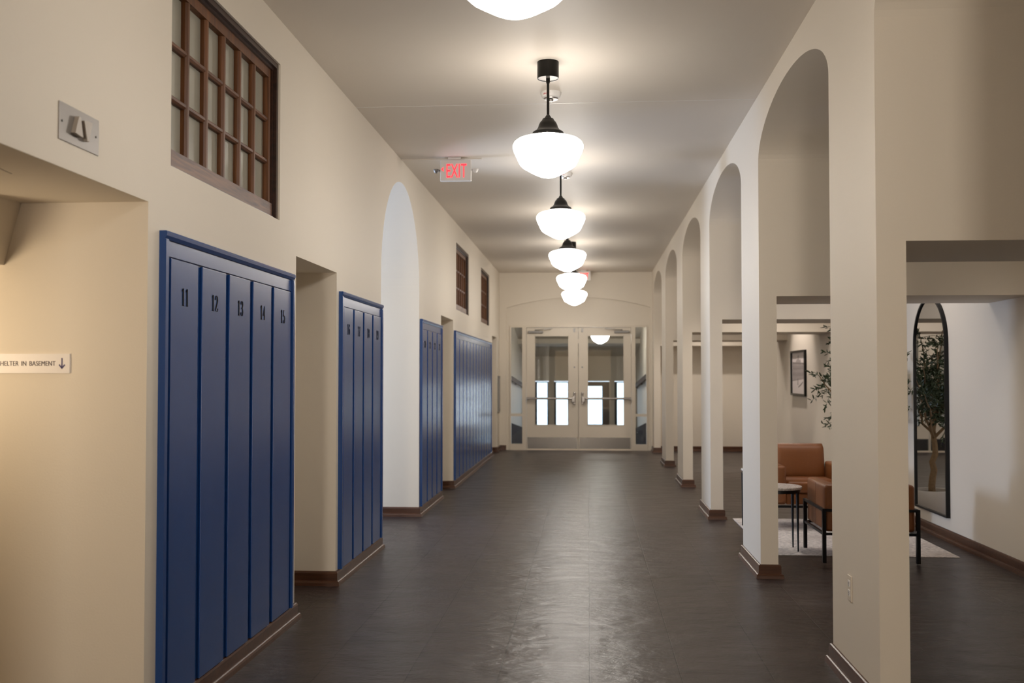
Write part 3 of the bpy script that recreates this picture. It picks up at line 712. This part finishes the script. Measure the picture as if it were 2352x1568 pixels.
for i, (a, b_) in enumerate(panes):
    dn = thing(['window_7', 'door_3', 'door_4', 'window_8'][i], ['left entrance sidelight', 'left entrance door', 'right entrance door', 'right entrance sidelight'][i]+' seen through the double doors', None, ((a+b_)/2, VB+0.05, -1.19), kind='structure')
    hw = (b_-a)/2; t_l = 0.055; t_r = 0.045; mt = 'extframe'; tp = 2.50
    if i == 2: t_l, t_r, mt = 0.05, 0.19, 'extbrown'
    if i == 1: t_l, t_r = 0.055, 0.055
    if i == 3: t_l, t_r = 0.07, 0.02
    f_ = MB(); th = 0.12 if i == 2 else 0.03
    f_.box(-hw, -hw+t_l, -0.03, 0.03, 0, tp); f_.box(hw-t_r, hw, -0.03, 0.03, 0, tp); f_.box(-hw+t_l, hw-t_r, -0.03, 0.03, 0, 0.25); f_.box(-hw+t_l, hw-t_r, -0.03, 0.03, tp-th, tp)
    if i in (1, 2): f_.box(-hw+t_l, hw-t_r, -0.03, 0.03, 1.33 if i == 2 else 1.31, 1.37 if i == 2 else 1.335)
    struct(f_.build('door_frame', mt, dn))
    struct(MB().box(-hw+t_l, hw-t_r, -0.004, 0.004, 0.25, tp-th).build('door_glass', 'glass', dn))
vl = thing('vestibule_lamp', 'glowing globe lamp seen through the right door glass', 'ceiling lamp', (0.25, 22.4, 2.62))
MB().lathe([(r_*0.92, z-0.44) for r_, z in GP]).build('glass_globe', 'globe', vl, auto=80)
MB().lathe([(0.0, 0.0), (0.10, 0.0), (0.10, -0.17), (0, -.17)]).build('fitter', 'bronze', vl)

# ------------------------------------------------------------------ lounge: rug
rg = MB().bbox(1.455, 2.955, 8.25, 10.33, 0.0, 0.006, 0.0025, 2)
tag(rg.build('area_rug', 'rug'), 'pale distressed rectangular rug under the lounge chairs', 'rug')

# ------------------------------------------------------------------ armchairs
def armchair(label, loc, rz):
    """faces -y; origin on the floor under the middle"""
    root = thing('leather_armchair', label, 'armchair', loc, rz, 'cognac leather armchairs in the lounge')
    W, D = 0.71, 0.68; aw = 0.108; hx, hy = W/2, D/2
    def part(mb_, nm, mt, par=None): return mb_.build(nm, mt, par or root, auto=60)
    for s_ in (-1, 1):
        x0, x1 = sorted((s_*(hx-0.012), s_*(hx-aw)))
        am = part(MB().bbox(x0, x1, -hy+0.02, hy-0.015, 0.235, 0.60, 0.028, 4), 'armrest', 'leather')
        part(MB().box(s_*(hx-0.012)-0.001, s_*(hx-0.012)+0.001, -0.004, 0.004, 0.26, 0.585), 'seam', 'thread', am)
    part(MB().bbox(-hx+aw, hx-aw, -hy+0.03, hy-0.12, 0.34, 0.455, 0.035, 4), 'seat_cushion', 'leather')
    part(MB().bbox(-hx+aw, hx-aw, -hy+0.05, hy-0.02, 0.235, 0.335, 0.015, 3), 'seat_base', 'leather')
    # reclined back, slightly narrower at the top
    bm_ = MB(); rows = 9; vs = []; fs = []
    outline = []
    n = 20
    for j in range(rows):
        t = j/(rows-1); z = 0.40+0.37*t; yb = hy-0.06+0.055*t; hw = (hx-aw-0.002)*(1-0.012*t*t)
        th = 0.055*(1-0.35*abs(2*t-1)**4)
        if t in (0, 1): th *= 0.55; hw -= 0.012
        for k in range(n):
            an = 2*math.pi*k/n; cx = math.copysign(abs(math.cos(an))**0.28, math.cos(an)); sy = math.copysign(abs(math.sin(an))**0.6, math.sin(an))
            bow = 0.012*(1-cx*cx)
            vs.append((hw*cx, yb+th*sy+bow, z))
    for j in range(rows-1):
        for k in range(n): a = j*n+k; b_ = j*n+(k+1) % n; fs.append([a, b_, b_+n, a+n])
    fs.append(list(range(n))[::-1]); fs.append([(rows-1)*n+k for k in range(n)])
    bm_.add(vs, fs, True); part(bm_, 'backrest', 'leather')
    for sx in (-1, 1):
        for sy in (-1, 1):
            part(MB().box(sx*hx-0.014, sx*hx+0.014, sy*hy-0.014, sy*hy+0.014, 0.0, 0.415), 'leg', 'black')
    f = MB()
    for z in (0.405, 0.222):
        for sx in (-1, 1): f.box(sx*hx-0.010, sx*hx+0.010, -hy, hy, z-0.010, z+0.010)
        f.box(-hx, hx, hy-0.010, hy+0.010, z-0.010, z+0.010)
    f.box(-hx, hx, -hy-0.010, -hy+0.010, 0.212, 0.232)
    part(f, 'frame_rail', 'black')
    return root
armchair('cognac leather armchair facing the viewer at the back of the rug', (2.10, 9.90, 0.006), 0)
armchair('cognac leather armchair seen from behind, partly hidden by the nearest pier', (2.172, 8.27, 0.006), R(180))

# ------------------------------------------------------------------ side tables
def side_table(label, loc, rx, ry, h, lx, ly, rz=0):
    root = thing('side_table', label, 'side table', loc, rz, 'small marble-topped side tables')
    def ring(z, s_): return [(rx*s_*math.cos(2*math.pi*i/40), ry*s_*math.sin(2*math.pi*i/40), z) for i in range(40)]
    def loft(rs):
        mb_ = MB(); vs = [p for r_ in rs for p in r_]; n = 40
        fs = [[j*n+i, j*n+(i+1) % n, (j+1)*n+(i+1) % n, (j+1)*n+i] for j in range(len(rs)-1) for i in range(n)]
        fs += [list(range(n))[::-1], [(len(rs)-1)*n+i for i in range(n)]]
        return mb_.add(vs, fs, True)
    loft([ring(h-0.022, 0.97), ring(h-0.018, 1.0), ring(h-0.004, 1.0), ring(h, 0.98)]).build('tabletop', 'marble', root)
    loft([ring(h-0.050, 0.93), ring(h-0.023, 0.93)]).build('apron', 'black', root)
    for sx in (-1, 1):
        for sy in (-1, 1):
            MB().tube([(sx*lx, sy*ly, 0.0), (sx*lx*0.98, sy*ly*0.98, h-0.04)], [0.006, 0.013], 10).build('leg', 'black', root)
    return root
side_table('round marble-topped side table with slim black legs beside the second pier', (1.565, 8.515, 0.006), 0.205, 0.205, 0.53, 0.152, 0.105)
side_table('small marble side table peeking out left of the second pier', (1.60, 9.80, 0.006), 0.135, 0.135, 0.555, 0.118, 0.04)

# ------------------------------------------------------------------ arched mirror
mr_ = thing('arched_mirror', 'tall arched mirror with thin black frame on the lounge wall', 'mirror', (XO, 9.475, 0.205))
def archpath(w_, h_, n=28):
    r_ = w_; return [(-w_, 0), (w_, 0)] + [(r_*math.cos(math.pi*i/n), h_-r_+r_*math.sin(math.pi*i/n)) for i in range(n+1)]
MW, MHt = 0.43, 1.975
outer = archpath(MW, MHt); inner = [(-MW+0.018, 0.018), (MW-0.018, 0.018)] + [((MW-0.018)*math.cos(math.pi*i/28), MHt-MW+(MW-0.018)*math.sin(math.pi*i/28)) for i in range(29)]
mb = MB(); n = len(outer)
vs = [(-0.035, y, z) for y, z in outer]+[(-0.035, y, z) for y, z in inner]+[(0, y, z) for y, z in outer]+[(-0.0, y, z) for y, z in inner]
fs = []
for i in range(n):
    j = (i+1) % n
    fs += [[i, j, n+j, n+i], [2*n+i, 2*n+j, j, i], [n+i, n+j, 3*n+j, 3*n+i], [3*n+i, 3*n+j, 2*n+j, 2*n+i]]
mb.add(vs, fs).build('frame', 'black', mr_)
MB().prism(inner, 0, -0.022, -0.004).build('mirror_glass', 'mirror', mr_)

# ------------------------------------------------------------------ framed photograph
pf = thing('framed_photograph', 'black-framed grey photograph of a gabled building on the far lounge wall', 'picture', (XO, 15.30, 1.16))
a, b_, hh = -0.50, 0.50, 0.68
f = MB().box(-0.035, 0, a, a+0.03, 0, hh).box(-0.035, 0, b_-0.03, b_, 0, hh).box(-0.035, 0, a+.03, b_-.03, 0, 0.03).box(-0.035, 0, a+.03, b_-.03, hh-0.03, hh)
f.build('frame', 'black', pf)
MB().box(-0.010, -0.004, a+0.03, b_-0.03, 0.03, hh-0.03).build('print', 'paper', pf)
MB().prism([(-0.44, .26), (.44, .22), (.44, .50), (.2, .50), (.13, .56), (.10, .53), (.03, .62), (0, .60), (-.05, .53), (-.12, .55), (-.2, .47), (-.44, .47)], 0, -0.0115, -0.010).build('printed_building', 'ink1', pf)
wn = MB()
for zz in (.30, .40):
    for k in range(9): wn.box(-0.013, -0.0115, -.40+.095*k, -.36+.095*k, zz, zz+.05)
wn.prism([(-.44, .49), (.44, .51), (.44, .495), (-.44, .47)], 0, -.013, -.0115)
wn.prism([(-.30, .20), (.02, .12), (.02, .135), (-.30, .215)], 0, -.012, -.010)
wn.prism([(.03, .16), (.07, .16), (.06, .26), (.04, .26)], 0, -.014, -.0115)
wn.build('printed_windows', 'ink2', pf)
dl = thing('recessed_downlight', 'recessed downlight above the framed photograph', 'downlight', (2.72, 15.1, 3.33))
MB().lathe([(0.0, -0.004), (0.05, -0.004), (0.065, -0.008), (0.07, 0.0), (0.0, 0.0)], seg=28).build('trim_ring', 'plastic', dl)
light('picture_spot', 'SPOT', (2.72, 15.1, 3.31), 230, (1.0, 0.88, 0.80), (R(0), R(-14), 0), spot_size=R(70), spot_blend=0.6, shadow_soft_size=0.05)
for y, e_, lb_ in [(9.235, 75, 'recessed downlight over the lounge rug'), (12.19, 170, 'recessed downlight in the bay beyond the rug'), (18.05, 170, 'recessed downlight in the farthest lounge bay')]:
    dup(dl, (2.30, y, 3.33), lb_)
    light('lounge_downlight', 'SPOT', (2.30, y, 3.31), e_, (1.0, 0.89, 0.80), (0, 0, 0), spot_size=R(112), spot_blend=0.7, shadow_soft_size=0.06)

# ------------------------------------------------------------------ olive tree
tr = thing('potted_olive_tree', 'potted olive tree with twisting trunk behind the nearest pier, reflected in the mirror', 'plant', (2.76, 10.58, 0.0))
MB().lathe([(0.0, 0.0), (0.17, 0.0), (0.19, 0.02), (0.215, 0.14), (0.215, 0.24), (0.20, 0.285), (0.185, 0.285), (0.185, 0.25), (0.0, 0.25)], seg=36).build('pot', 'pot', tr)
MB().lathe([(0.0, 0.262), (0.12, 0.26), (0.184, 0.25)], seg=24).build('soil', 'soil', tr)
rnd = random.Random(11)
tk = MB()
def wob(p0, p1, n, a): 
    p0, p1 = Vector(p0), Vector(p1); out = []
    for i in range(n+1):
        t = i/n; q = p0.lerp(p1, t); k = math.sin(math.pi*t)
        out.append(q+Vector((rnd.uniform(-a, a)*k, rnd.uniform(-a, a)*k, 0)))
    return out
t1 = wob((0, 0, 0.24), (-0.03, 0.0, 0.98), 9, 0.022)
tk.tube(t1, [0.036-0.0014*i for i in range(len(t1))], 10)
br_ = []
for (ex, ey, ez, st) in [(-.22, -.05, 1.50, 0), (.16, -.1, 1.45, 0), (-.05, .12, 1.65, 0), (-.30, -.16, 1.25, -1), (.20, .08, 1.25, -1), (.0, -.2, 1.75, 0), (-.12, 0, 1.92, 0), (.1, .0, 1.85, 0), (-.38, -.05, 1.45, 0), (.05, -.32, 1.4, 0), (-.2, -.3, 1.65, 0), (.31, -.50, 1.42, -1), (.30, -.72, 1.28, -1), (.28, -.62, 1.55, 0)]:
    s0 = t1[-1] if st == 0 else t1[-3]
    pth = wob(s0, (ex, ey, ez), 6, 0.03); tk.tube(pth, [0.017-0.0022*i for i in range(7)], 7); br_.append(pth)
tk.build('trunk', 'bark', tr)
lf = MB()
def leaf_at(p, d, l, w_):
    d = d.normalized(); s_ = d.cross(Vector((rnd.uniform(-1, 1), rnd.uniform(-1, 1), rnd.uniform(-1, 1)))).normalized()
    n_ = d.cross(s_)
    p = Vector(p)
    vs = [p, p+d*l*.3+s_*w_+n_*.003, p+d*l*.7+s_*w_*.85+n_*.004, p+d*l, p+d*l*.7-s_*w_*.85+n_*.004, p+d*l*.3-s_*w_+n_*.003, p+d*l*.5-n_*.003]
    if any(v.x > 0.385 or (v.x > 0.34 and -1.6 < v.y < -0.60) or v.z > 1.99 for v in vs): return
    lf.add(vs, [[0,1,6],[1,2,6],[2,3,6],[3,4,6],[4,5,6],[5,0,6]])
for pth in br_:
    for tw in range(15):
        i = rnd.randint(2, 6); s0 = pth[i]
        dr = Vector((rnd.uniform(-1, 1), rnd.uniform(-1, 1), rnd.uniform(-0.5, 0.8))).normalized(); L_ = rnd.uniform(.12, .26)
        e0 = s0+dr*L_
        if e0.x > 0.36: e0.x = 0.36
        e0.z = min(e0.z, 1.97)
        mid = s0.lerp(e0, .5)+Vector((0, 0, .02))
        lf.tube([s0, mid, e0], [0.003, 0.002, 0.0012], 4)
        for k in range(13):
            t = 0.25+0.75*k/12; q = s0.lerp(e0, t)
            leaf_at(q, dr*0.6+Vector((rnd.uniform(-1, 1), rnd.uniform(-1, 1), rnd.uniform(-.8, .9))), rnd.uniform(.04, .075), rnd.uniform(.006, .009))
lf.build('foliage', 'leaf', tr)
